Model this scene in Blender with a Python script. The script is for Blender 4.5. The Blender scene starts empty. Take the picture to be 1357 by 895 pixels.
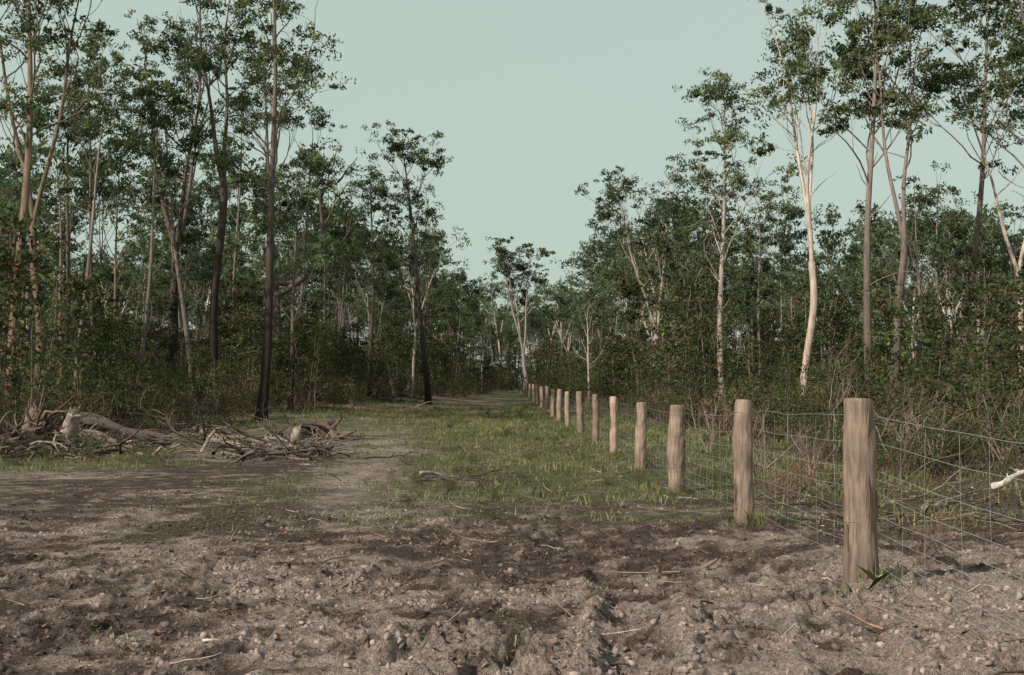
import bpy, math, numpy as np
from mathutils import Vector
R=np.random.default_rng
F=1508.0; HZ=505.0; EYE=1.68; CX=678.5
# ------------------------------------------------------------ noise
def _h(ix,iy,s):
    n=(ix.astype(np.int64)*374761393+iy.astype(np.int64)*668265263+s*974634777)&0xffffffff
    n=((n^(n>>13))*1274126177)&0xffffffff
    n=(n^(n>>16))&0xffffffff
    return n/4294967295.0
def vn(x,y,s=0):
    x=np.asarray(x,float);y=np.asarray(y,float)
    ix=np.floor(x);iy=np.floor(y);fx=x-ix;fy=y-iy
    fx=fx*fx*(3-2*fx);fy=fy*fy*(3-2*fy)
    a=_h(ix,iy,s);b=_h(ix+1,iy,s);c=_h(ix,iy+1,s);d=_h(ix+1,iy+1,s)
    return (a*(1-fx)+b*fx)*(1-fy)+(c*(1-fx)+d*fx)*fy
def fbm(x,y,s=0,o=4):
    v=0;a=.5;t=0
    for i in range(o):
        c,q=math.cos(i*1.1),math.sin(i*1.1)
        v=v+a*vn((x*c-y*q)*2**i+i*13.7,(x*q+y*c)*2**i-i*7.1,s+i);t+=a;a*=.5
    return v/t
def ss(a,b,x):
    t=np.clip((np.asarray(x,float)-a)/(b-a),0,1);return t*t*(3-2*t)
# ------------------------------------------------------------ terrain
PY=[-50,0,9,13,18,30,40,66,100,150,300,3000];PZ=[0,0,0,-.06,-.1,-.2,-.17,-.02,.15,.4,1.0,1.0]
def big(x,y):
    x=np.asarray(x,float);y=np.asarray(y,float)
    z=np.interp(y,PY,PZ)
    z=z+ss(-1,-13,x)*ss(35,85,y)*1.0
    z=z+(fbm(x*.12,y*.12,5,3)-.5)*.35*ss(14,40,np.abs(y)+np.abs(x)*.6)
    return z
def soilmask(x,y):
    n=(fbm(x*.35,y*.35,31,3)-.5)*6
    return 1-ss(12.5,17,y+n+np.maximum(0,-x-1)*-.55+np.maximum(0,x-2.2)*-.2)
TR=((.75,.03,.24),(1.95,.12,.26),(-3.3,.16,.22),(-1.7,.18,.22))
def detail(x,y):
    m=soilmask(x,y)
    wx=x+(fbm(x*2.1,y*2.1,201,2)-.5)*.5;wy=y+(fbm(x*2.1,y*2.1,207,2)-.5)*.5
    a=(fbm(wx*.9,wy*.9,11,4)-.5)*.11
    r=np.abs(fbm(wx*5.5,wy*5.5,17,3)-.5)*2
    r2=(1-np.abs(vn(wx*9,wy*9,19)*2-1))**2
    f=(vn(x*19,y*19,23)-.5);f2=(vn(x*33+5,y*33,29)-.5)
    patch=.5+1.0*ss(.4,.65,fbm(x*.8,y*.8,37,3))
    amp=patch*(.75+.9*ss(10.5,7.5,y)*ss(-2.5,0,x))
    z=(a+(r*.06+r2*.038+f*.038+f2*.015)*amp)*(.2+.8*m)
    for x0,sl,w in TR:
        u=(x-(x0+sl*(y-6)+.10*np.sin(y*.9)))/w+(fbm(x*2.5,y*2.5,47,2)-.5)*.7
        g=np.exp(-u**4)
        edge=np.exp(-((np.abs(u)-1.3)/.34)**2)*(.4+fbm(x*3,y*3,43,2))
        lug=np.sin((y+np.abs(u)*.12+x*.15)*2*np.pi/.24)
        k=ss(13 if x0<0 else 11.5,8.5,y)*(.5+1.0*fbm(x*.9,y*.9,41,2))*(.6 if x0<0 else 1.15)
        z=z+k*(-.05*g+.062*edge+.045*g*lug)
    z=z+.08*np.exp(-((x-2.9)/.8)**2)*fbm(x*2,y*2,51,3)*m*2
    return z*ss(60,25,y)*ss(3,5,y)*ss(26,16,np.abs(x))
def gz(x,y): return big(x,y)+detail(x,y)
def gz1(x,y): return float(gz(np.array([x]),np.array([y]))[0])
# ------------------------------------------------------------ mesh builder
class MB:
    def __init__(s): s.V=[];s.F=[];s.C=[];s.n=0
    def add(s,V,Fc,col,mat=0):
        V=np.asarray(V,float);Fc=np.asarray(Fc,int)
        C=np.asarray(col,float)
        if C.ndim==1: C=np.tile(C,(len(V),1))
        s.V.append(V);s.C.append(C);s.F.append((Fc+s.n,mat));s.n+=len(V)
    def mesh(s,name,mats,smooth=True):
        me=bpy.data.meshes.new(name)
        V=np.concatenate(s.V);C=np.concatenate(s.C)
        me.vertices.add(len(V));me.vertices.foreach_set('co',V.astype(np.float32).ravel())
        loops=np.concatenate([f.ravel() for f,m in s.F])
        tot=np.concatenate([np.full(len(f),f.shape[1]) for f,m in s.F])
        mi=np.concatenate([np.full(len(f),m) for f,m in s.F])
        st=np.concatenate([[0],np.cumsum(tot)[:-1]])
        me.loops.add(len(loops));me.loops.foreach_set('vertex_index',loops.astype(np.int32))
        me.polygons.add(len(tot));me.polygons.foreach_set('loop_start',st.astype(np.int32))
        me.polygons.foreach_set('loop_total',tot.astype(np.int32))
        me.polygons.foreach_set('material_index',mi.astype(np.int32))
        if smooth: me.polygons.foreach_set('use_smooth',np.ones(len(tot),bool))
        at=me.color_attributes.new('col','FLOAT_COLOR','POINT')
        at.data.foreach_set('color',np.c_[C,np.ones(len(C))].astype(np.float32).ravel())
        for m in mats: me.materials.append(m)
        me.update(calc_edges=True);me.validate()
        return me
def obj(name,me,loc=(0,0,0),rot=(0,0,0),sc=(1,1,1),parent=None):
    o=bpy.data.objects.new(name,me);o.location=loc;o.rotation_euler=rot;o.scale=sc
    bpy.context.scene.collection.objects.link(o)
    if parent: o.parent=parent
    return o
def tube(mb,pts,rad,sides,col,mat=0,rough=0,rng=None,cap=False,capcol=None):
    P=np.asarray(pts,float);n=len(P);rad=np.broadcast_to(np.asarray(rad,float),(n,))
    T=np.gradient(P,axis=0);T/=np.linalg.norm(T,axis=1)[:,None]+1e-9
    ref=np.array([.31,.95,.05]) if abs(T[:,2]).mean()>.6 else np.array([.1,.05,1.])
    A=np.cross(T,ref);A/=np.linalg.norm(A,axis=1)[:,None]+1e-9
    B=np.cross(T,A)
    th=np.arange(sides)*2*np.pi/sides
    rr=rad[:,None]*np.ones((1,sides))
    if rough:
        ph=rng.random()*100
        I,J=np.meshgrid(np.arange(n),np.arange(sides),indexing='ij')
        cx=np.cos(th[J])*1.6+ph;cy=np.sin(th[J])*1.6+I*.25+ph
        rr=rr*(1+rough*(fbm(cx,cy,3,3)-.5)*2)
    V=P[:,None,:]+rr[:,:,None]*(np.cos(th)[None,:,None]*A[:,None,:]+np.sin(th)[None,:,None]*B[:,None,:])
    V=V.reshape(-1,3)
    i=np.arange(n-1)[:,None]*sides;j=np.arange(sides)[None,:];k=(j+1)%sides
    Fc=np.stack([i+j,i+k,i+sides+k,i+sides+j],-1).reshape(-1,4)
    C=np.asarray(col,float)
    if C.ndim==2: C=np.repeat(C,sides,axis=0)
    mb.add(V,Fc,C,mat)
    if cap:
        cc=capcol if capcol is not None else (C if C.ndim==1 else C[-1])
        for e,idx in ((P[-1]+T[-1]*rad[-1]*.06,slice((n-1)*sides,n*sides)),(P[0]-T[0]*rad[0]*.06,slice(0,sides))):
            ring=V[idx];W=np.vstack([ring,e])
            tri=np.stack([np.arange(sides),(np.arange(sides)+1)%sides,np.full(sides,sides)],-1)
            mb.add(W,tri,np.asarray(cc,float),mat)
def unit(v): return v/(np.linalg.norm(v)+1e-9)
def leaves(mb,c,L,W,rng,col,mat=1,droop=.5):
    n=len(c);a=rng.normal(size=(n,3));a[:,2]-=droop;a/=np.linalg.norm(a,axis=1)[:,None]
    b=np.cross(a,rng.normal(size=(n,3)));b/=np.linalg.norm(b,axis=1)[:,None]
    l=(L*(.6+.8*rng.random(n)))[:,None];w=(W*(.6+.8*rng.random(n)))[:,None]
    V=np.stack([c-a*l/2,c+b*w/2,c+a*l/2,c-b*w/2],1).reshape(-1,3)
    mb.add(V,np.arange(4*n).reshape(-1,4),np.repeat(col,4,axis=0),mat)
GREENS=np.array([[.076,.100,.046],[.100,.124,.056],[.057,.080,.042],[.130,.145,.066],[.084,.110,.055]])
def clump(mb,p,rc,nl,L,W,rng,pal=GREENS):
    if nl<2: return
    base=pal[rng.integers(len(pal))]*(.7+.6*rng.random())
    k=rng.integers(3,6);sub=rng.normal(size=(k,3))*rc*.55*np.array([1,1,.5])
    s=sub[rng.integers(k,size=nl)]
    g=rng.normal(size=(nl,3));g/=np.linalg.norm(g,axis=1)[:,None];g*=(rng.random((nl,1))**.45)*rc*.5
    g[:,2]*=.65
    c=p+s+g
    col=base[None,:]*(.7+.6*rng.random((nl,1)))
    leaves(mb,c,L,W,rng,col)
def walk(rng,p,d,L,n,wob,up):
    pts=[p.copy()];d=unit(d)
    for i in range(n):
        d=unit(d+rng.normal(size=3)*wob+np.array([0,0,up]))
        p=p+d*L/n;pts.append(p.copy())
    return np.array(pts),d
def grow(mb,rng,p,d,L,r,depth,P):
    n=5 if depth>1 else 4
    pts,de=walk(rng,p,d,L,n,P['wob'],P['up'])
    tube(mb,pts,np.linspace(r,r*.55,n+1),5 if depth>1 else 3,P['bc2'],0)
    if depth==0:
        if P['nl'] and rng.random()<P.get('leafp',.9):
            clump(mb,pts[-1],P['rc']*(.55+.8*rng.random()),int(P['nl']*(.5+rng.random())),P['L'],P['W'],rng,P['pal'])
        return
    k=rng.integers(2,4)
    for i in range(k):
        t=1.0 if i==0 else rng.uniform(.55,1)
        q=pts[-1] if i==0 else pts[int(t*n)]
        ax=rng.normal(size=3);dd=unit(de*(1.3 if i==0 else .95)+unit(ax)*.7)
        grow(mb,rng,q,dd,L*rng.uniform(.4,.72),r*.55*(1 if i==0 else .85),depth-1,P)
def euc(seed,H,r0,lean=(0,0),fork=.55,cr=3.0,nb=10,leaders=1,nl=78,rc=.60,L=.2,W=.07,bc=(.10,.075,.06),bc2=(.16,.13,.11),char=.25,wob=.10,up=.08,depth=2,pal=GREENS,curve=.15,leadspread=.25,roots=True,leafp=.9,limbs=()):
    rng=R(seed);mb=MB();bc=np.array(bc);bc2=np.array(bc2)
    P=dict(wob=wob*1.5,up=up,nl=nl,rc=rc,L=L,W=W,bc2=bc2*.85,pal=pal,leafp=leafp)
    def axis(p0,p1,r_a,r_b,n,sides,z0,z1):
        t=np.linspace(0,1,n+1)[:,None]
        pts=p0+(p1-p0)*t
        o=np.zeros((n+1,3));ph=rng.random(4)*6.28
        o[:,0]=(np.sin(t[:,0]*3.1+ph[0])-np.sin(ph[0]))*curve*1.2+(np.sin(t[:,0]*9+ph[1])-np.sin(ph[1]))*curve*.35
        o[:,1]=(np.sin(t[:,0]*3.4+ph[2])-np.sin(ph[2]))*curve
        pts=pts+o*H*.06
        rad=r_a+(r_b-r_a)*t[:,0]**.9
        if z0==0 and roots: rad=rad*(1+.5*np.exp(-t[:,0]*30))
        zz=pts[:,2:3]/H
        col=bc*(1-ss(.25,.6,zz))+bc2*ss(.25,.6,zz)
        col=col*(1-.7*(1-ss(0,char,zz))) if char>0 else col
        tube(mb,pts,rad,sides,col,0,.12,rng)
        return pts
    top=np.array([lean[0]*H,lean[1]*H,H*.9])
    if leaders==1:
        axes=[axis(np.array([0,0,-.3]),top,r0,r0*.2,26,9,0,1)];f0=[fork]
    else:
        fp=np.array([lean[0]*H*fork*.8,lean[1]*H*fork*.8,H*fork*.75])
        tr=axis(np.array([0,0,-.3]),fp,r0,r0*.8,16,9,0,1);axes=[];f0=[]
        a0=rng.random()*6.28
        for i in range(leaders):
            a=a0+i*6.28/leaders+rng.normal()*.3
            s=H*leadspread*rng.uniform(.6,1.1)
            e=top*rng.uniform(.86,1)+np.array([math.cos(a)*s*.8,math.sin(a)*s*.6,0])
            axes.append(axis(tr[-1],e,r0*.6,r0*.16,18,7,1,1));f0.append(.4)
    for A,f in zip(axes,f0):
        n=max(3,int(nb/len(axes)*(1.0 if leaders==1 else 1.15)));az=rng.random()*6.28
        for i in range(n):
            t=f+(1-f)*(i+rng.random()*.6)/n
            t=min(t,1);q=A[int(round(t*(len(A)-1)))]
            az+=2.4+rng.normal()*.4
            el=math.radians(rng.uniform(32,66)+8*(t-f))
            d=np.array([math.cos(az)*math.cos(el),math.sin(az)*math.cos(el),math.sin(el)])
            s=(1-.5*((t-f)/(1-f)))*rng.uniform(.55,1.25)
            grow(mb,rng,q,d,cr*.70*s,max(.02,r0*.27*(1.1-t*.6)),depth,P)
        grow(mb,rng,A[-1],unit(A[-1]-A[-3]),cr*.35,r0*.2,1,P)
    for i in range(5):
        A=axes[0];q=A[int(rng.uniform(.25,.65)*(len(A)-1))];a=rng.random()*6.28
        pts,_=walk(rng,q,np.array([math.cos(a),math.sin(a),.7]),rng.uniform(.5,2.2),5,.2,.1)
        tube(mb,pts,np.linspace(r0*.15,.008,6),4,bc2)
    for t,d,l,r in limbs:
        q=axes[0][int(t*(len(axes[0])-1))];pts,de=walk(rng,q,np.array(d,float),l,9,.22,.03)
        tube(mb,pts,np.linspace(r,r*.5,10),8,bc2,0,.15,rng)
        for j in (4,6,8,9): grow(mb,rng,pts[j],unit(np.array(d)+rng.normal(size=3)*.7+np.array([0,0,.5])),l*.28,r*.35,1,P)
    return mb
# ------------------------------------------------------------ materials
def nodes(name):
    m=bpy.data.materials.new(name);m.use_nodes=True;nt=m.node_tree
    b=nt.nodes['Principled BSDF'];b.inputs['Roughness'].default_value=.9
    b.inputs['Specular IOR Level'].default_value=.15
    return m,nt,b
def colmat(name,scale=(1,1,1),ns=8,lo=.6,hi=1.4,bump=.0,bdist=.02,rand=0,tint=(1,1,1)):
    m,nt,b=nodes(name);N=nt.nodes;Lk=nt.links
    at=N.new('ShaderNodeAttribute');at.attribute_name='col'
    tc=N.new('ShaderNodeTexCoord');mp=N.new('ShaderNodeMapping');mp.inputs['Scale'].default_value=scale
    no=N.new('ShaderNodeTexNoise');no.inputs['Scale'].default_value=ns;no.inputs['Detail'].default_value=5;no.inputs['Roughness'].default_value=.65
    Lk.new(tc.outputs['Object'],mp.inputs[0]);Lk.new(mp.outputs[0],no.inputs['Vector'])
    mr=N.new('ShaderNodeMapRange');mr.inputs[1].default_value=.3;mr.inputs[2].default_value=.7;mr.inputs[3].default_value=lo;mr.inputs[4].default_value=hi
    Lk.new(no.outputs['Fac'],mr.inputs[0])
    vm=N.new('ShaderNodeVectorMath');vm.operation='SCALE'
    Lk.new(at.outputs['Color'],vm.inputs[0]);
    if rand:
        oi=N.new('ShaderNodeObjectInfo');m2=N.new('ShaderNodeMapRange');m2.inputs[3].default_value=1-rand;m2.inputs[4].default_value=1+rand
        Lk.new(oi.outputs['Random'],m2.inputs[0]);mu=N.new('ShaderNodeMath');mu.operation='MULTIPLY'
        Lk.new(mr.outputs[0],mu.inputs[0]);Lk.new(m2.outputs[0],mu.inputs[1]);Lk.new(mu.outputs[0],vm.inputs['Scale'])
    else: Lk.new(mr.outputs[0],vm.inputs['Scale'])
    v2=N.new('ShaderNodeVectorMath');v2.operation='MULTIPLY';v2.inputs[1].default_value=tint
    Lk.new(vm.outputs[0],v2.inputs[0]);Lk.new(v2.outputs[0],b.inputs['Base Color'])
    if bump:
        bp=N.new('ShaderNodeBump');bp.inputs['Strength'].default_value=bump;bp.inputs['Distance'].default_value=bdist
        Lk.new(no.outputs['Fac'],bp.inputs['Height']);Lk.new(bp.outputs[0],b.inputs['Normal'])
    return m
def leafmat(name,rand=.25,tint=(1,1,1),trans=.3):
    m,nt,b=nodes(name);N=nt.nodes;Lk=nt.links
    at=N.new('ShaderNodeAttribute');at.attribute_name='col'
    v2=N.new('ShaderNodeVectorMath');v2.operation='MULTIPLY';v2.inputs[1].default_value=tint
    vm=N.new('ShaderNodeVectorMath');vm.operation='SCALE';vm.inputs['Scale'].default_value=1
    Lk.new(at.outputs['Color'],vm.inputs[0]);Lk.new(vm.outputs[0],v2.inputs[0])
    if rand:
        oi=N.new('ShaderNodeObjectInfo');m2=N.new('ShaderNodeMapRange');m2.inputs[3].default_value=1-rand;m2.inputs[4].default_value=1+rand
        Lk.new(oi.outputs['Random'],m2.inputs[0]);Lk.new(m2.outputs[0],vm.inputs['Scale'])
    df=N.new('ShaderNodeBsdfDiffuse');Lk.new(v2.outputs[0],df.inputs[0])
    tr=N.new('ShaderNodeBsdfTranslucent');Lk.new(v2.outputs[0],tr.inputs[0])
    mx=N.new('ShaderNodeMixShader');mx.inputs[0].default_value=trans
    Lk.new(df.outputs[0],mx.inputs[1]);Lk.new(tr.outputs[0],mx.inputs[2])
    N.remove(b)
    Lk.new(mx.outputs[0],N['Material Output'].inputs['Surface'])
    return m
BARK=colmat('bark',(6,6,.8),2.5,.5,1.5,.6,.03,.2)
LEAF=leafmat('eucalypt_leaves')
HAZEBARK=colmat('distant_bark_hazed',(3,3,.5),1.5,.6,1.4,0,0,.4,tint=(1.0,1.02,1.04))  # faint blue tint: distance haze put into the far bark colour
HAZELEAF=leafmat('distant_leaves_hazed',.35,(1.1,1.12,1.3))  # lighter, bluer tint paints aerial haze into the far foliage
SHRUB=leafmat('shrub_leaves',.4)
GRASS=leafmat('grass_blades',0,trans=.35)
WOOD=colmat('dead_wood',(3,3,3),4,.5,1.5,.6,.02)
POST=colmat('weathered_post_timber',(14,14,1.3),2.2,.5,1.45,.8,.02,.12)
SOILC=colmat('soil_clod',(1,1,1),30,.7,1.3,.4,.01)
WIRE,ntw,bw=nodes('galvanised_wire');bw.inputs['Base Color'].default_value=(.42,.43,.44,1);bw.inputs['Metallic'].default_value=.6;bw.inputs['Roughness'].default_value=.5
# ground material
GM,nt,b=nodes('ground_soil');N=nt.nodes;Lk=nt.links
at=N.new('ShaderNodeAttribute');at.attribute_name='col'
tc=N.new('ShaderNodeTexCoord')
def noise(sc,det,ro=.6):
    n=N.new('ShaderNodeTexNoise');n.inputs['Scale'].default_value=sc;n.inputs['Detail'].default_value=det;n.inputs['Roughness'].default_value=ro
    Lk.new(tc.outputs['Object'],n.inputs['Vector']);return n
n1=noise(9,8,.75);n2=noise(48,4,.7)
def mrange(o,lo,hi,a=.3,b_=.7):
    r=N.new('ShaderNodeMapRange');r.inputs[1].default_value=a;r.inputs[2].default_value=b_;r.inputs[3].default_value=lo;r.inputs[4].default_value=hi
    Lk.new(o,r.inputs[0]);return r.outputs[0]
mu=N.new('ShaderNodeMath');mu.operation='MULTIPLY';Lk.new(mrange(n1.outputs['Fac'],.45,1.55),mu.inputs[0]);Lk.new(mrange(n2.outputs['Fac'],.45,1.55),mu.inputs[1])
vm=N.new('ShaderNodeVectorMath');vm.operation='SCALE';Lk.new(at.outputs['Color'],vm.inputs[0]);Lk.new(mu.outputs[0],vm.inputs['Scale']);Lk.new(vm.outputs[0],b.inputs['Base Color'])
ad=N.new('ShaderNodeMath');ad.operation='ADD';Lk.new(n1.outputs['Fac'],ad.inputs[0]);Lk.new(mrange(n2.outputs['Fac'],0,.5),ad.inputs[1])
bp=N.new('ShaderNodeBump');bp.inputs['Strength'].default_value=1;bp.inputs['Distance'].default_value=.07;Lk.new(ad.outputs[0],bp.inputs['Height']);Lk.new(bp.outputs[0],b.inputs['Normal'])
b.inputs['Roughness'].default_value=1;b.inputs['Specular IOR Level'].default_value=.05
# ------------------------------------------------------------ ground sheet
ys=[3.5]
while ys[-1]<2500: ys.append(ys[-1]+max(.022,.0034*ys[-1])*(1 if ys[-1]<60 else 1.0+ (ys[-1]-60)*.02))
ys=np.concatenate([[-600,-150,-40,-15,-6,-2,0,1.2,2.2,3.0],ys])
core=np.arange(-4.4,4.4,.022)
xr=[core[-1]];d=.026
while xr[-1]<1500: xr.append(xr[-1]+d);d*=1.03 if xr[-1]<30 else 1.15
xr=np.array(xr[1:])
xs=np.concatenate([-xr[::-1],core,xr])
X,Y=np.meshgrid(xs,ys)
def grassmask(x,y):
    n=(fbm(x*.5,y*.5,61,4)-.5)
    band=ss(12.5,19,y+n*9)*ss(-5.5,-2.5,x+n*4+.02*(y-20))
    left=ss(20,24,y+n*5)*ss(-6.5,-9,x+n*4)*ss(33,29,y)*.9
    right=ss(3.0,4.0,x+n*2)*ss(13,20,y+n*6)
    far=ss(30,45,y+n*10)*.75
    trk=1-.9*np.exp(-((x+2.7+.04*(y-18)+n*1.2)/.75)**2)*ss(45,25,y)
    trk2=1-.75*np.exp(-((x+5.2-.03*(y-18)+n)/.8)**2)*ss(60,30,y)
    return np.clip(np.maximum(np.maximum(band*trk*trk2,left),np.maximum(right,far*trk2)),0,1)*ss(.28,.5,fbm(x*.9,y*.9,71,4)+.12)
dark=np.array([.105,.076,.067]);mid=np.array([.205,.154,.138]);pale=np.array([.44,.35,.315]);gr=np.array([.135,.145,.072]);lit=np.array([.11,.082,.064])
n=fbm(X*.6,Y*.6,81,4);nf=fbm(X*4.5,Y*4.5,91,5)
DT=detail(X,Y)
C=dark+(mid-dark)*ss(.38,.60,n*.5+nf*.5)[...,None]
near=ss(11.5,7.0,Y)*ss(-2.5,.8,X)
pm=ss(.47,.72,n*.4+nf*.6+.21*near+np.clip(DT,-.1,.12)*1.0*ss(14,9,Y))
strip=np.exp(-((X+2.6+.05*(Y-18)+(n-.5)*1.5)/.8)**2)*ss(14,17,Y)*ss(50,24,Y)
pm=np.clip(pm*.9+strip*.5,0,1)
C=C+(pale-C)*pm[...,None]
g=grassmask(X,Y);C=C+(gr-C)*(g*.75)[...,None]
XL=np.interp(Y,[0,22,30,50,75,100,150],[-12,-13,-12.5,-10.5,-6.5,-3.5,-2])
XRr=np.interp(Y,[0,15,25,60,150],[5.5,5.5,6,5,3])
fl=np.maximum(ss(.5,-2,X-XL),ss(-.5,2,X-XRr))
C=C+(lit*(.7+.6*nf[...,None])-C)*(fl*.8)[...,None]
rd=ss(50,62,Y)*ss(115,95,Y)*ss(1,-2,X)*ss(.38,.5,n)
C=C+(np.array([.34,.23,.195])-C)*(rd*.8)[...,None]
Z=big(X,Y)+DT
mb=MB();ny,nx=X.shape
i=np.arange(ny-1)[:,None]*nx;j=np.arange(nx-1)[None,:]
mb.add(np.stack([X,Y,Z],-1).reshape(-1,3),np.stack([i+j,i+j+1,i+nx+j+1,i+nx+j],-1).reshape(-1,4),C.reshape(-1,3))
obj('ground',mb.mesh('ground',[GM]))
# ------------------------------------------------------------ grass
def scatter(rng,n,x0,x1,y0,y1,dens,ypow=1.0):
    x=rng.uniform(x0,x1,n);y=y0+(y1-y0)*rng.random(n)**ypow
    k=rng.random(n)<dens(x,y);return x[k],y[k]
rng=R(7);mb=MB()
def blades(x,y,h,w,cols,bend=.5):
    n=len(x);z=gz(x,y);a=rng.random(n)*6.28;dx=np.cos(a);dy=np.sin(a)
    b=rng.random(n)*6.28;l=h*bend*rng.random(n)
    base=np.c_[x,y,z-.01];s=np.c_[dx*w,dy*w,np.zeros(n)]
    m=base+np.c_[np.cos(b)*l*.35,np.sin(b)*l*.35,h*.6];t=base+np.c_[np.cos(b)*l,np.sin(b)*l,h]
    V=np.stack([base-s,base+s,m+s*.7,t,m-s*.7],1).reshape(-1,3)
    mb.add(V,np.arange(5*n).reshape(-1,5),np.repeat(cols,5,axis=0))
tuft=lambda x,y:.06+.94*ss(.43,.62,fbm(x*2.3,y*2.3,101,3))
x,y=scatter(rng,290000,-15,16,11,75,lambda x,y:grassmask(x,y)*tuft(x,y)*(ss(9,6,x)*.8+.2),1.25)
gp=np.array([[.165,.195,.075],[.21,.235,.095],[.12,.155,.06],[.32,.29,.16],[.19,.215,.085]])
nn=len(x);cl=gp[(fbm(x*1.2,y*1.2,111,2)*7).astype(int)%5]*(.65+.6*rng.random((nn,1)))
blades(x,y,(.03+.12*rng.random(nn))*(.35+fbm(x*.8,y*.8,121,2))*(1+ss(3,5,x)*.9+.012*np.maximum(0,y-20)),.0035+.00012*y+.003*rng.random(nn),cl,1.0)
x0,y0=scatter(rng,620,-7,6,6.2,16,lambda x,y:.25+.5*ss(.5,.6,fbm(x,y,5,2)))
k=rng.integers(5,14,len(x0));x=np.repeat(x0,k)+rng.normal(size=k.sum())*.03;y=np.repeat(y0,k)+rng.normal(size=k.sum())*.03
nn=len(x);blades(x,y,.02+.06*rng.random(nn),.002+.0015*rng.random(nn),gp[rng.integers(5,size=nn)]*(.7+.5*rng.random((nn,1))),1.3)
for px_,py_,hh in [(2.6,8.6,.12),(2.85,8.7,.16),(2.9,9.0,.12),(2.5,12.9,.12),(2.7,12.8,.16),(2.5,18,.13),(2.6,23,.2)]:
    q=50;x=px_+rng.normal(size=q)*.1;y=py_+rng.normal(size=q)*.1
    blades(x,y,hh*(.3+rng.random(q)),.002+.002*rng.random(q),gp[rng.integers(5,size=q)],1.2)
obj('grass',mb.mesh('grass',[GRASS],False))
# ------------------------------------------------------------ clods
t=(1+5**.5)/2
ico=np.array([[-1,t,0],[1,t,0],[-1,-t,0],[1,-t,0],[0,-1,t],[0,1,t],[0,-1,-t],[0,1,-t],[t,0,-1],[t,0,1],[-t,0,-1],[-t,0,1]])/1.9
icf=np.array([[0,11,5],[0,5,1],[0,1,7],[0,7,10],[0,10,11],[1,5,9],[5,11,4],[11,10,2],[10,7,6],[7,1,8],[3,9,4],[3,4,2],[3,2,6],[3,6,8],[3,8,9],[4,9,5],[2,4,11],[6,2,10],[8,6,7],[9,8,1]])
x,y=scatter(rng,90000,-7.5,6.5,5.5,19,lambda x,y:soilmask(x,y)*(.2+.8*ss(.38,.6,fbm(x*1.5,y*1.5,131,3)))*(.35+.65*ss(12,8,y)),1.1)
n_=len(x);s=.004+.022*rng.random(n_)**3.2
V=ico[None]*(1+.4*rng.normal(size=(n_,12,1)))*s[:,None,None]*(.6+.8*rng.random((n_,1,3)));V=V+np.c_[x,y,gz(x,y)-s*.1][:,None,:]
nfl=fbm(x*4.5,y*4.5,91,5);nl_=fbm(x*.6,y*.6,81,4);nr_=ss(11.5,7,y)*ss(-2.5,.8,x)
base=dark+(mid-dark)*ss(.38,.60,nl_*.5+nfl*.5)[:,None];base=base+(pale-base)*(.7*ss(.47,.72,nl_*.4+nfl*.6+.21*nr_))[:,None]
cc=base*(.6+.45*rng.random((n_,1)));mb=MB()
mb.add(V.reshape(-1,3),(icf[None]+12*np.arange(n_)[:,None,None]).reshape(-1,3),np.repeat(cc,12,axis=0))
obj('soil_clods',mb.mesh('soil_clods',[SOILC],False))
# ------------------------------------------------------------ litter
mb=MB()
x,y=scatter(rng,4200,-14,12,6,36,lambda x,y:.3+.7*ss(.45,.65,fbm(x*.7,y*.7,141,3)),1.35)
wc=np.array([[.24,.19,.155],[.10,.07,.055],[.36,.31,.27],[.06,.045,.04],[.20,.12,.085],[.12,.085,.07]])
for xx,yy in zip(x,y):
    a=rng.random()*6.28;L=.05+.5*rng.random()**2.5
    p=np.array([xx,yy,gz1(xx,yy)+.012]);pts,_=walk(rng,p,np.array([math.cos(a),math.sin(a),rng.normal()*.12]),L,4,.18,0)
    pts[:,2]=np.maximum(pts[:,2],gz(pts[:,0],pts[:,1])+.004)
    tube(mb,pts,np.linspace(1,.4,5)*(.0025+.008*rng.random()**2+.0001*yy),4,wc[rng.integers(6)]*(.7+.6*rng.random()))
x,y=scatter(rng,45000,-10,10,6,32,lambda x,y:.15+.85*ss(.42,.6,fbm(x*1.1,y*1.1,151,3)),1.5)
nn=len(x);a=rng.random(nn)*6.28;l=.008+.022*rng.random(nn);w=l*(.2+.4*rng.random(nn));tz=rng.normal(size=nn)*.35
c=np.c_[x,y,gz(x,y)+.012];u=np.c_[np.cos(a),np.sin(a),tz]*l[:,None];v=np.c_[-np.sin(a),np.cos(a),rng.normal(size=nn)*.3]*w[:,None]
lc=np.array([[.20,.13,.09],[.12,.08,.06],[.22,.17,.12],[.07,.05,.04],[.22,.12,.075]])[rng.integers(5,size=nn)]*(.6+.6*rng.random((nn,1)))
mb.add(np.stack([c-u,c+v,c+u,c-v],1).reshape(-1,3),np.arange(4*nn).reshape(-1,4),np.repeat(lc,4,axis=0))
obj('twig_and_leaf_litter',mb.mesh('litter',[WOOD],False))
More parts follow.
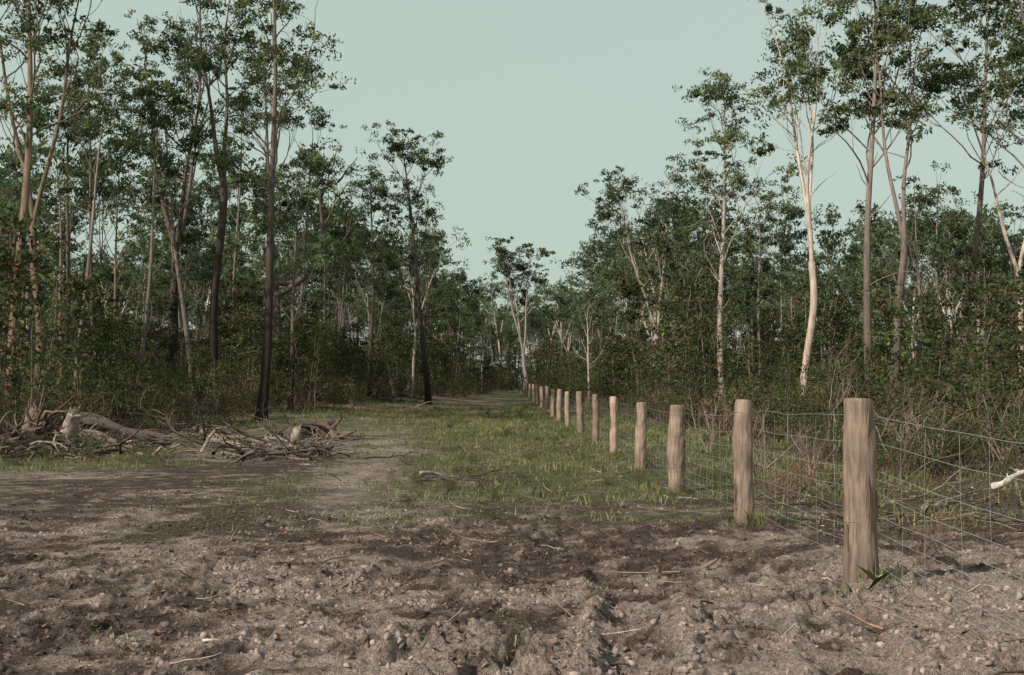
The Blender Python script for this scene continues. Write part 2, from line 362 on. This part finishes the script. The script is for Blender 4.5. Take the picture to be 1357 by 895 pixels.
# ------------------------------------------------------------ fence
fence=obj('wire_fence',None)
PX=[2.72,2.69,2.66,2.65,2.67,2.59,2.53,2.40,2.24,2.15,2.08,2.0,1.9,1.8,1.7,1.55,1.4,1.25,1.1,1.0]
PD=[4.2,8.87,13.15,18.4,23.6,29,34.5,40,46,52,58,65,72,80,88,98,108,120,132,145]
PH=[1.4,1.40,1.40,1.40,1.38,1.44,1.42,1.44,1.4,1.45,1.4,1.42,1.4,1.45,1.4,1.4,1.4,1.4,1.4,1.4]
PR=[.13,.123,.108,.132,.112,.10,.098,.12,.11,.12,.11,.12,.12,.12,.12,.12,.12,.12,.12,.12]
rng=R(21)
TINT=[1,.78,.9,.9,1.05,1.4,.75,1.0,1.25,1,1.2,1,1.1,1,1.1,1,1.1,1,1,1]
TILT=[(0,0),(.016,.01),(.012,0),(.008,0),(0,0),(-.01,0)]
for k in range(len(PX)):
    mb=MB();H=PH[k];r=PR[k];n=44 if k<8 else 10;sd=36 if k<5 else 16
    z=np.linspace(-.35,H,n+1);tl=TILT[k] if k<6 else (rng.normal()*.015,0)
    pts=np.c_[z*tl[0]+.012*np.sin(z*3+k),z*tl[1]+.01*np.sin(z*2.3+k*2),z]
    rad=r*(1.06-.12*np.clip(z/H,0,1))*(1+.025*np.sin(z*7+k)+.03*np.exp(-((z-.5)/.05)**2));rad[-1]*=.9
    base=np.array([.265,.20,.16])*TINT[k]
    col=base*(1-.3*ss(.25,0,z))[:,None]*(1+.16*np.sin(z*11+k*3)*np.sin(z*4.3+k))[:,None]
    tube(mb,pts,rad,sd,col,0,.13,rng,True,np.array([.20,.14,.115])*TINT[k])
    for q in range(12):
        a=rng.random()*6.28;zz=rng.uniform(.1,H*.98)
        p=np.array([math.cos(a)*r*.98+zz*tl[0],math.sin(a)*r*.98,zz]);pp,_=walk(rng,p,np.array([math.cos(a)*.03,math.sin(a)*.03,-1]),rng.uniform(.05,.5),3,.03,0)
        tube(mb,pp,[.005,.010,.007,.002],4,np.array([.13,.085,.065])*rng.uniform(.6,1.6))
    for hz in (.45,.9,1.25):
        th=np.linspace(0,6.4,24);tube(mb,np.c_[np.cos(th)*(r*1.04)+hz*tl[0],np.sin(th)*(r*1.04)+hz*tl[1],hz+.01*np.sin(th*2)],.0018,3,(.35,.35,.35))
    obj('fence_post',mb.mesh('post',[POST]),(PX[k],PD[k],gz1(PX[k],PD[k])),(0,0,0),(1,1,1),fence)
mb=MB()
HT=[.12,.24,.37,.51,.67,.85,1.06,1.27]
def basez(k): return gz1(PX[k],PD[k])
for h in HT:
    for k in range(len(PX)-1):
        t=np.linspace(0,1,9)
        za=basez(k)+h;zb=basez(k+1)+h
        p=np.c_[PX[k]+(PX[k+1]-PX[k])*t+.125+.01*rng.normal(size=9),PD[k]+(PD[k+1]-PD[k])*t,za+(zb-za)*t-.05*4*t*(1-t)*(.2+rng.random()*.9)+.006*rng.normal(size=9)]
        tube(mb,p,.0020,4,(.5,.5,.5))
for k in range(8):
    m=int((PD[k+1]-PD[k])/.5)
    for i in range(1,m):
        t=(i+rng.normal()*.08)/m;X0=PX[k]+(PX[k+1]-PX[k])*t+.126;Y0=PD[k]+(PD[k+1]-PD[k])*t;Z0=basez(k)*(1-t)+basez(k+1)*t-.03*4*t*(1-t)
        zz=np.array([HT[0],.5,.9,HT[-1]-.02]);p=np.c_[X0+rng.normal(size=4)*.004,Y0+rng.normal(size=4)*.02,Z0+zz]
        tube(mb,p,.0014,3,(.5,.5,.5))
obj('wires',mb.mesh('wires',[WIRE]),parent=fence)
# ------------------------------------------------------------ hero trees
def W2(px,D): return (px-CX)*D/F
def hero(px,D,topy,seed,r,name='eucalyptus_tree',**kw):
    x=W2(px,D);z0=float(big(x,D));H=EYE-z0+(HZ-topy)*D/F
    mbt=euc(seed,H,r,**kw)
    obj(name,mbt.mesh(name,[BARK,LEAF]),(x,D,z0))
DK=dict(bc=(.075,.057,.048),bc2=(.13,.105,.088));BR=dict(bc=(.15,.098,.072),bc2=(.17,.13,.10),char=.1)
PL=dict(bc=(.34,.265,.23),bc2=(.44,.37,.33),char=.08);GY=dict(bc=(.15,.125,.11),bc2=(.225,.19,.17),char=.12)
hero(14,40,-150,101,.23,lean=(.01,0),fork=.52,cr=4.2,nb=12,**BR)
hero(48,43,-90,102,.17,fork=.55,cr=3.8,nb=11,leaders=2,leadspread=.12,**BR)
hero(128,56,40,103,.15,fork=.58,cr=4,nb=10,**DK)
hero(222,62,30,104,.25,fork=.52,cr=5,nb=14,leaders=3,leadspread=.2,char=.2,**DK)
hero(282,50,-100,105,.20,lean=(.01,0),fork=.62,cr=4.2,nb=11,leaders=2,leadspread=.10,char=.6,**DK)
hero(346,47,-80,106,.23,lean=(.02,0),fork=.52,cr=4.8,nb=14,char=.6,**DK)
hero(395,66,150,107,.14,lean=(.03,0),fork=.55,cr=4,nb=10,**GY)
hero(368,62,60,116,.22,lean=(-.03,0),fork=.55,cr=4.4,nb=11,limbs=((.36,(1,-.2,.22),7.5,.2),(.42,(.9,.2,.1),5,.15)),bc=(.10,.085,.075),bc2=(.16,.135,.12))
hero(180,48,90,108,.12,lean=(.04,0),fork=.6,cr=3.2,nb=8,**GY)
hero(262,58,120,109,.17,lean=(-.13,0),fork=.6,cr=3.4,nb=8,**GY)
hero(310,72,110,114,.14,fork=.55,cr=4.2,nb=10,**GY)
hero(100,50,60,115,.13,lean=(.05,0),fork=.58,cr=3.5,nb=9,**GY)
hero(490,74,215,110,.17,lean=(-.01,0),fork=.48,cr=3.6,nb=12,**DK)
hero(568,70,170,111,.21,lean=(-.07,0),fork=.42,cr=4.4,nb=16,char=.3,**DK)
hero(85,72,90,112,.2,fork=.5,cr=5,nb=12,**DK)
hero(430,80,250,113,.15,fork=.45,cr=4.5,nb=11,**DK)
hero(958,56,110,121,.19,lean=(.005,0),fork=.42,cr=4.6,nb=16,**dict(bc=(.25,.20,.17),bc2=(.33,.28,.25),char=.1))
hero(1060,46,-15,122,.17,lean=(.03,0),fork=.5,cr=3.9,nb=12,leaders=3,leadspread=.16,**PL)
hero(1150,43,-60,123,.20,lean=(.0,0),fork=.54,cr=4.2,nb=13,char=.2,**dict(bc=(.13,.105,.09),bc2=(.23,.19,.165)))
hero(1178,42,-40,124,.16,lean=(.03,0.02),fork=.54,cr=3.8,nb=11,leaders=2,leadspread=.10,**dict(bc=(.12,.095,.08),bc2=(.22,.18,.155)))
hero(1268,50,-60,125,.20,lean=(.06,0),fork=.57,cr=4.6,nb=13,**dict(bc=(.16,.12,.095),bc2=(.23,.19,.165)))
hero(1352,45,20,126,.14,lean=(-.02,0),fork=.5,cr=3.5,nb=9,leaders=2,**PL)
hero(1385,40,-60,127,.22,lean=(-.03,0),fork=.55,cr=4.4,nb=11,**GY)
hero(868,72,235,128,.19,lean=(-.02,0),fork=.42,cr=5,nb=14,leaders=3,leadspread=.22,**PL)
hero(900,80,300,129,.16,fork=.4,cr=4.8,nb=12,**GY)
hero(1010,64,250,130,.13,fork=.5,cr=3.8,nb=10,**GY)
hero(1240,60,240,131,.14,fork=.5,cr=3.8,nb=10,**GY)
hero(940,66,340,133,.16,fork=.3,cr=4.4,nb=13,**DK)
hero(1215,52,250,134,.13,name='dead_tree',fork=.45,cr=3.4,nb=9,leafp=0.05,**GY)
hero(1300,70,330,135,.13,name='dead_tree',fork=.4,cr=3,nb=8,leafp=0.0,**PL)
hero(780,85,410,136,.11,name='dead_tree',fork=.4,cr=2.5,nb=7,leafp=0.0,**PL)
hero(697,135,345,132,.26,lean=(-.03,0),fork=.4,cr=6,nb=14,leaders=3,L=.32,W=.12,rc=.9,leadspread=.2,**PL)
# ------------------------------------------------------------ forest mass (instances)
VT=[]
for i in range(8):
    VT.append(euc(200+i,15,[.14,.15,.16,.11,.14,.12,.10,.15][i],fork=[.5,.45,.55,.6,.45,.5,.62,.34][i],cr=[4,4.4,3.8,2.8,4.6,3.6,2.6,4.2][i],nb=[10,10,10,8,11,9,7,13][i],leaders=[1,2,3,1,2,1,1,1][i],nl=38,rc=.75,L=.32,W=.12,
      **[DK,GY,PL,GY,DK,BR,GY,DK][i]).mesh('forest_tree_%d'%i,[HAZEBARK,HAZELEAF]))
SP=[]
def sapling(seed,H,nl=1100,spread=.9,z0=.25,L=.17,W=.06,pal=GREENS,bc=(.13,.105,.09)):
    rng=R(seed);mb=MB();ns=rng.integers(1,4)
    for s in range(ns):
        a=rng.random()*6.28;pts,_=walk(rng,np.array([rng.normal()*.1,rng.normal()*.1,-.1]),np.array([math.cos(a)*.12,math.sin(a)*.12,1]),H*rng.uniform(.75,1),10,.05,.05)
        tube(mb,pts,np.linspace(.035,.008,11)*H/4,5,np.array(bc))
        nb=12
        for i in range(nb):
            t=z0+(1-z0)*rng.random();q=pts[int(t*10)];b=rng.random()*6.28
            l=spread*(1.15-t)*rng.uniform(.6,1.2)
            bp_,_=walk(rng,q,np.array([math.cos(b),math.sin(b),.7]),l,4,.15,.08)
            tube(mb,bp_,np.linspace(.012,.004,5),3,np.array(bc))
            clump(mb,bp_[-1],.38*spread,int(nl/nb/ns*.7),L,W,rng,pal)
            clump(mb,bp_[2],.3*spread,int(nl/nb/ns*.4),L,W,rng,pal)
    return mb
SG=np.array([[.055,.075,.034],[.076,.096,.040],[.100,.112,.050],[.042,.058,.030],[.112,.090,.050],[.066,.088,.036]])
for i in range(5): SP.append(sapling(300+i,5.0,850,1.1,.25,.15,.062,SG).mesh('sapling_%d'%i,[BARK,SHRUB]))
def shrub(seed,H,w,nl,L,W,pal,bc=(.15,.11,.088),ns=14):
    rng=R(seed);mb=MB()
    for s in range(ns):
        a=rng.random()*6.28;q=rng.uniform(.15,.75)
        pts,_=walk(rng,np.array([rng.normal()*w*.15,rng.normal()*w*.15,-.05]),np.array([math.cos(a)*q,math.sin(a)*q,1]),H*rng.uniform(.6,1),6,.14,.04)
        tube(mb,pts,np.linspace(.014,.004,7)*H/2,3,np.array(bc))
        for j in (2,3,4,5,6):
            if nl: clump(mb,pts[j]+rng.normal(size=3)*.12*w,.3*w*.8,int(nl/ns/5),L,W,rng,pal)
    return mb
SH=[shrub(400+i,2.0,1.1,950,.10,.038,SG).mesh('shrub_%d'%i,[BARK,SHRUB]) for i in range(5)]
RUST=np.array([[.20,.10,.06],[.16,.09,.06],[.24,.14,.09],[.12,.075,.055]])
DS=[shrub(450+i,1.6,.9,260,.08,.03,RUST,(.17,.12,.10),12).mesh('dead_shrub_%d'%i,[BARK,SHRUB]) for i in range(3)]
SKX=[-200,0,440,460,520,600,640,780,800,900,960,1357,1600]
SKY=[120,100,160,245,285,350,362,362,295,270,255,245,205]
def edges(y): return np.interp(y,[0,20,30,50,75,100,130,150],[-13,-14,-13,-11,-6.8,-4,-2.5,0]),np.interp(y,[0,20,30,60,100,140,150],[7.5,8.5,8,5,4,2.5,0])
par=obj('forest_trees',None);rng=R(31)
cnt=0;pts_=[]
def plant(x,D,px,lo=8,hi=19):
    global cnt
    yt=np.interp(px,SKX,SKY);cap=EYE+(HZ-yt)*D/F
    H=min(rng.uniform(lo,hi),cap*rng.uniform(.65,1.05))
    if H<5.5: return
    pts_.append((x,D));cnt+=1
    s=H/15;w=s*rng.uniform(.75,1.1)
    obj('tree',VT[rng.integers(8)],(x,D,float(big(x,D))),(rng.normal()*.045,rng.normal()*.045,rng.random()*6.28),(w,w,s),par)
for it in range(12000):
    D=50+(235-50)*rng.random()**.9;px=rng.uniform(-160,1520);x=W2(px,D);l,r=edges(D)
    if D<150 and l-.5<x<r+2: continue
    if rng.random()>min(1,(D/88)**1.3)*(.75 if D<80 else 1): continue
    md=3.7 if D<130 else 4.4
    if any((x-a)**2+(D-b_)**2<md*md for a,b_ in pts_): continue
    plant(x,D,px)
    if cnt>660: break
for it in range(90):
    D=rng.uniform(150,260);x=rng.uniform(-24,24);plant(x,D,CX+x*F/D,8,14)
print('forest',cnt)
par2=obj('undergrowth',None);c2=0
def put(me,x,D,w,s): 
    global c2
    c2+=1;obj('shrub',me,(x,D,float(big(x,D))),(rng.normal()*.05,rng.normal()*.05,rng.random()*6.28),(w,w,s),par2)
for it in range(1900):
    D=27+(165-27)*rng.random()**.95;px=rng.uniform(-80,1440);x=W2(px,D);l,r=edges(D)
    if l+.3<x<r: continue
    if D<42 and x<0 and rng.random()<.75: continue
    if rng.random()>min(1,D/70): continue
    H=rng.uniform(1.8,5.4)*(1 if rng.random()<.8 else 1.5)
    if D<50: H*=.7
    s=H/5;put(SP[rng.integers(5)],x,D,s*rng.uniform(.8,1.4)*(1 if D<70 else 1.25),s)
for it in range(1700):
    D=20+(150-20)*rng.random()**1.2;px=rng.uniform(-60,1430);x=W2(px,D);l,r=edges(D)
    if l+.8<x<r-1.2: continue
    if D<35 and x<0: continue
    s=rng.uniform(.4,1.3)*(1 if D>30 else .65)
    put(SH[rng.integers(5)] if rng.random()>.18 else DS[rng.integers(3)],x,D,s*1.2,s)
for px,D,s in [(10,38,1.7),(-20,37,1.8),(120,46,1.4),(150,50,1.4),(325,56,1.4),(300,60,1.5),(420,66,1.4),(5,44,2.0),(560,92,1.8),(620,110,2),(1345,38,1.2),(1310,40,1.3),(1230,46,1.3),(1090,48,1.3),(900,60,1.5),(850,66,1.8),(930,62,1.6),(1000,52,1.3),(1180,50,1.5),(1320,48,1.6),(1270,44,1.2),(880,56,1.4)]:
    put(SP[int(D+px)%5],W2(px,D),D,s*1.2,s)
for it in range(130):
    D=rng.uniform(142,190);x=rng.uniform(-20,20);s=rng.uniform(.7,1.6);put(SP[rng.integers(5)] if it%2 else SH[it%5],x,D,s*1.6,s)
for it in range(170):
    D=rng.uniform(13,70);x=rng.uniform(-4,6);s=rng.uniform(.05,.17)
    if rng.random()>float(grassmask(np.array([x]),np.array([D]))[0]): continue
    obj('weed',SH[rng.integers(5)],(x,D,gz1(x,D)),(0,0,rng.random()*6.28),(s*1.6,s*1.6,s),par2)
for px,D,s,m in [(958,13.2,.14,0),(905,18.2,.14,0),(20,25,.35,0),(70,24.5,.3,0),(190,25,.3,0),(210,24,.25,0),(120,26,.4,0),(655,17.5,.10,0),(1225,10.5,.28,1),(1045,16,.5,1),(1035,17,.4,1),(1215,16,.4,1),(1100,14.5,.3,1),(885,18,.14,1),(600,19,.1,0),(1300,12,.3,1),(1070,19,.5,1),(1180,21,.6,1),(120,34,1,1),(110,36,1.1,1),(300,45,1.2,1),(320,50,1.3,1),(1020,17.5,.35,1),(1240,11.5,.3,1)]:
    x=W2(px,D);obj('weed',(DS if m else SH)[int(D*7)%3],(x,D,gz1(x,D)),(0,0,D),(s*1.2,s*1.2,s),par2)
print('under',c2)
for i,(px,D,H) in enumerate([(1105,27,3.4),(1290,38,3.5),(1010,24,1.8),(1190,24,2.4),(1330,26,2.6),(940,30,2.0),(1240,22,2.0),(1070,20,1.5)]):
    mbd=MB();rg=R(500+i);P=dict(wob=.12,up=.03,nl=0,rc=0,L=0,W=0,bc2=np.array([.20,.15,.125]),pal=GREENS)
    for k in range(5):
        a=rg.random()*6.28;grow(mbd,rg,np.array([0,0,-.1]),np.array([math.cos(a)*.4,math.sin(a)*.4,1]),H*.45,.025,3,P)
    x=W2(px,D);obj('dead_bush',mbd.mesh('dead_bush',[BARK]),(x,D,gz1(x,D)))
# ------------------------------------------------------------ logs, stumps, branches
rng=R(77)
def log(name,px,D,L,r,ang,tilt=.03,col=(.12,.09,.075),cc=(.30,.25,.20),zoff=0,bend=.09):
    mbl=MB();a=ang;d=np.array([math.cos(a),math.sin(a),tilt])
    pts,_=walk(rng,-d*L/2,d,L,14,bend,0);pts[:,2]-=pts[:,2].mean()
    tube(mbl,pts,r*np.linspace(1.05,.6,15)*(1+.15*np.sin(np.arange(15)*1.3)),12,np.array(col),0,.4,rng,True,np.array(cc))
    for q in range(4):
        k=rng.integers(3,13);b=rng.random()*6.28;pp,_=walk(rng,pts[k],np.array([math.cos(b),math.sin(b),.5]),r*rng.uniform(2,4.5),4,.25,0)
        tube(mbl,pp,np.linspace(r*.35,r*.1,5),6,np.array(col),0,.1,rng)
    x=W2(px,D);return obj(name,mbl.mesh(name,[WOOD]),(x,D,gz1(x,D)+r*.6+zoff))
def branch(name,px,D,L,r,ang,col=(.2,.16,.135),depth=2,zoff=0.0,flat=.35,tl=.06):
    mbl=MB();P=dict(wob=.13,up=-.01,nl=0,rc=0,L=0,W=0,bc2=np.array(col),pal=GREENS)
    d=np.array([math.cos(ang),math.sin(ang),tl]);grow(mbl,rng,np.zeros(3),d,L*.5,r,depth,P)
    for V in mbl.V: V[:,2]*=flat
    x=W2(px,D);return obj(name,mbl.mesh(name,[WOOD]),(x,D,gz1(x,D)+r*.8+zoff))
def rootball(name,px,D,s,ang,nroots=26,col=(.20,.13,.10),cc=(.34,.27,.22),stub=1.0,up=.35):
    mbl=MB();d=np.array([math.cos(ang),math.sin(ang),up]);d=unit(d)
    pts=np.array([-d*s*.1+d*s*stub*t for t in np.linspace(0,1,12)])
    tube(mbl,pts,s*np.linspace(.30,.17,12),18,np.array(col),0,.35,rng,True,np.array(cc))
    u_=unit(np.cross(d,[0.1,1,.2]));v_=np.cross(d,u_)
    for i in range(22):
        a=rng.random()*6.28;o=(u_*math.cos(a)+v_*math.sin(a))*s*.15*rng.random()**.4
        pp,_=walk(rng,pts[-3]+o,d+rng.normal(size=3)*.06,s*rng.uniform(.15,.5),3,.05,0)
        tube(mbl,pp,[s*.04,s*.032,s*.018,s*.003],5,np.array(cc)*(.4+.8*rng.random()))
    for i in range(nroots):
        v=rng.normal(size=3);v-=d*np.dot(v,d);v=unit(v)-d*rng.uniform(-.2,.7)
        pp,_=walk(rng,d*s*rng.uniform(-.05,.2),v,s*rng.uniform(.5,1.5),9,.32,0)
        pp[:,2]=np.maximum(pp[:,2],-s*.38)
        tube(mbl,pp,np.linspace(s*rng.uniform(.03,.10),s*.008,10),6,np.array(col)*(.4+1.0*rng.random()),0,.35,rng)
    x=W2(px,D);return obj(name,mbl.mesh(name,[WOOD]),(x,D,gz1(x,D)+s*.4))
rootball('uprooted_stump',48,28.3,1.15,2.0,70,(.14,.10,.082),up=.6)
rootball('uprooted_stump',90,28.6,.85,-.9,40,(.26,.215,.185),(.38,.32,.27),stub=1.15,up=1.4)
rootball('uprooted_stump',8,28,.9,2.4,46,(.12,.085,.07))
rootball('uprooted_stump',390,27,.6,1.4,30,(.25,.205,.17),(.38,.32,.26),stub=.9,up=1.6)
rootball('uprooted_stump',362,27.4,.4,2.4,24,(.17,.135,.115),up=1.0)
rootball('uprooted_stump',425,27.6,.38,.5,22,(.10,.078,.068))
log('fallen_log',215,34,4.6,.18,.15,.01,(.10,.08,.07))
log('fallen_log',150,33,3.5,.13,-.2,.05,(.15,.12,.10))
log('fallen_log',312,33,3.0,.13,2.7,.05,(.15,.12,.10))
log('fallen_log',405,36,2.1,.26,.1,.0,(.08,.062,.054),(.08,.06,.05))
log('fallen_log',440,35,.8,.26,-.6,.0,(.13,.085,.07),(.15,.10,.08))
log('fallen_log',345,28,2.4,.11,.1,.02,(.07,.055,.05))
log('fallen_log',318,30,2.2,.07,-.5,.1,(.30,.24,.20))
log('fallen_log',265,29,1.8,.06,.5,.05,(.28,.23,.19))
log('fallen_log',205,28.5,1.6,.06,-.7,.12,(.32,.26,.21))
log('fallen_log',395,26.5,1.5,.06,-.15,.02,(.09,.07,.06))
log('fallen_log',500,78,5,.3,.1,.02,(.20,.145,.12))
log('fallen_log',460,82,6,.25,-.1,.03,(.22,.16,.135))
log('fallen_log',590,21,1.1,.04,.7,.10,(.26,.23,.20))
log('fallen_log',925,10.0,.36,.026,.1,.0,(.16,.12,.10))
log('fallen_log',1345,17,.7,.05,-.6,.3,(.5,.45,.41),(.5,.45,.4),.3)
log('fallen_log',1255,15.5,2.0,.045,.9,.02,(.24,.18,.16))
log('fallen_log',225,8.6,.22,.016,.1,.0,(.05,.04,.035))
log('fallen_log',290,7.2,.2,.008,-.35,.0,(.5,.43,.35))
log('fallen_log',40,9.0,.5,.02,.1,.0,(.06,.045,.04))
for px,D,L,r,a,c in [(900,9.9,1.3,.018,2.75,(.21,.16,.14)),(520,16.6,.9,.016,.4,(.16,.11,.09)),(505,16.8,.7,.014,1.9,(.22,.16,.13)),(1250,7.6,1.1,.012,3.6,(.2,.15,.12)),(1230,15,2.4,.03,.3,(.15,.12,.10)),(1290,14,2.0,.03,2.4,(.19,.13,.11)),(1180,17,2.5,.03,.1,(.12,.09,.08)),
   (640,20,1.2,.02,2.9,(.3,.26,.22)),(560,19,1,.02,1,(.2,.16,.14)),(600,14.5,.9,.013,2.2,(.14,.11,.1)),(450,13,.8,.012,.4,(.12,.09,.08)),(220,12,.7,.014,2.6,(.1,.07,.06)),(980,12.4,.8,.012,2.9,(.2,.15,.12)),(40,13,.9,.016,.2,(.08,.06,.05)),(760,12,.8,.008,1.4,(.16,.11,.09)),
   (390,90,6,.09,.4,(.2,.14,.12)),(520,80,6,.08,2.7,(.22,.13,.1)),(470,75,5,.08,.2,(.18,.12,.1))]:
    branch('fallen_branch',px,D,L,r,a,c)
def heap(px0,px1,D0,D1,nb,seed,hmax,r=.03):
    rg=R(seed);mbh=MB();cx=W2((px0+px1)/2,(D0+D1)/2);cy=(D0+D1)/2
    pal=np.array([[.10,.078,.068],[.2,.16,.135],[.29,.24,.20],[.14,.10,.08],[.07,.055,.05],[.19,.14,.115]])*.9
    for i in range(nb):
        D=rg.uniform(D0,D1);x=W2(rg.uniform(px0,px1),D);u=(W2(px1,D)-W2(px0,D))/2;h=max(0,1-((x-cx)/u)**2)*hmax*rg.random()
        z=gz1(x,D)+.03+h;a=rg.random()*6.28
        P=dict(wob=.16,up=-.02,nl=0,rc=0,L=0,W=0,bc2=pal[rg.integers(6)]*(.6+.6*rg.random()),pal=GREENS)
        grow(mbh,rg,np.array([x-cx,D-cy,z]),np.array([math.cos(a),math.sin(a),rg.normal()*.22]),rg.uniform(.3,1.3),r*rg.uniform(.3,1.3),rg.integers(1,3),P)
    return obj('brush_heap',mbh.mesh('brush_heap',[WOOD]),(cx,cy,0))
heap(-30,120,26.5,30,80,1,.6,.04)
heap(120,340,27,33,80,2,.3,.04)
heap(300,440,25.8,29.5,80,3,.32,.035)
heap(330,460,33,37,40,4,.3,.04)
heap(180,320,34,40,50,5,.4,.045)
heap(430,560,66,82,50,6,.7,.07)
heap(340,520,76,92,60,7,.8,.08)
heap(565,630,19.5,21.5,14,8,.06,.015)
heap(1120,1357,13,19,45,9,.15,.016)
heap(960,1120,16,22,30,10,.2,.014)
# ------------------------------------------------------------ light
el=math.radians(35);sd=Vector((-.72,-.69,0)).normalized();sd=Vector((sd.x*math.cos(el),sd.y*math.cos(el),math.sin(el)))
sun=bpy.data.lights.new('sun','SUN');sun.energy=4.9;sun.angle=math.radians(.6);sun.color=(1,.90,.77)
so=obj('sun',sun,(0,0,30));so.rotation_euler=sd.to_track_quat('Z','Y').to_euler()
w=bpy.data.worlds.new('World');bpy.context.scene.world=w;w.use_nodes=True;nt=w.node_tree
bg=nt.nodes['Background'];sk=nt.nodes.new('ShaderNodeTexSky');sk.sky_type='NISHITA';sk.sun_disc=False
sk.sun_elevation=el;sk.sun_rotation=math.atan2(sd.x,sd.y);sk.dust_density=4;sk.air_density=1.2;sk.ozone_density=1
mx=nt.nodes.new('ShaderNodeMix');mx.data_type='RGBA';mx.inputs[0].default_value=.82
mx.inputs[7].default_value=(5.3,6.4,5.6,1)
nt.links.new(sk.outputs[0],mx.inputs[6]);nt.links.new(mx.outputs[2],bg.inputs[0]);bg.inputs[1].default_value=.105
# ------------------------------------------------------------ camera
cam=bpy.data.cameras.new('camera');cam.lens=40;cam.sensor_width=36;cam.clip_end=5000
co=obj('camera',cam,(0,0,EYE),(math.radians(90)+math.atan(57.5/F),0,0));bpy.context.scene.camera=co
v=bpy.context.scene.view_settings;v.view_transform='Standard';v.look='None';v.exposure=0;v.gamma=1
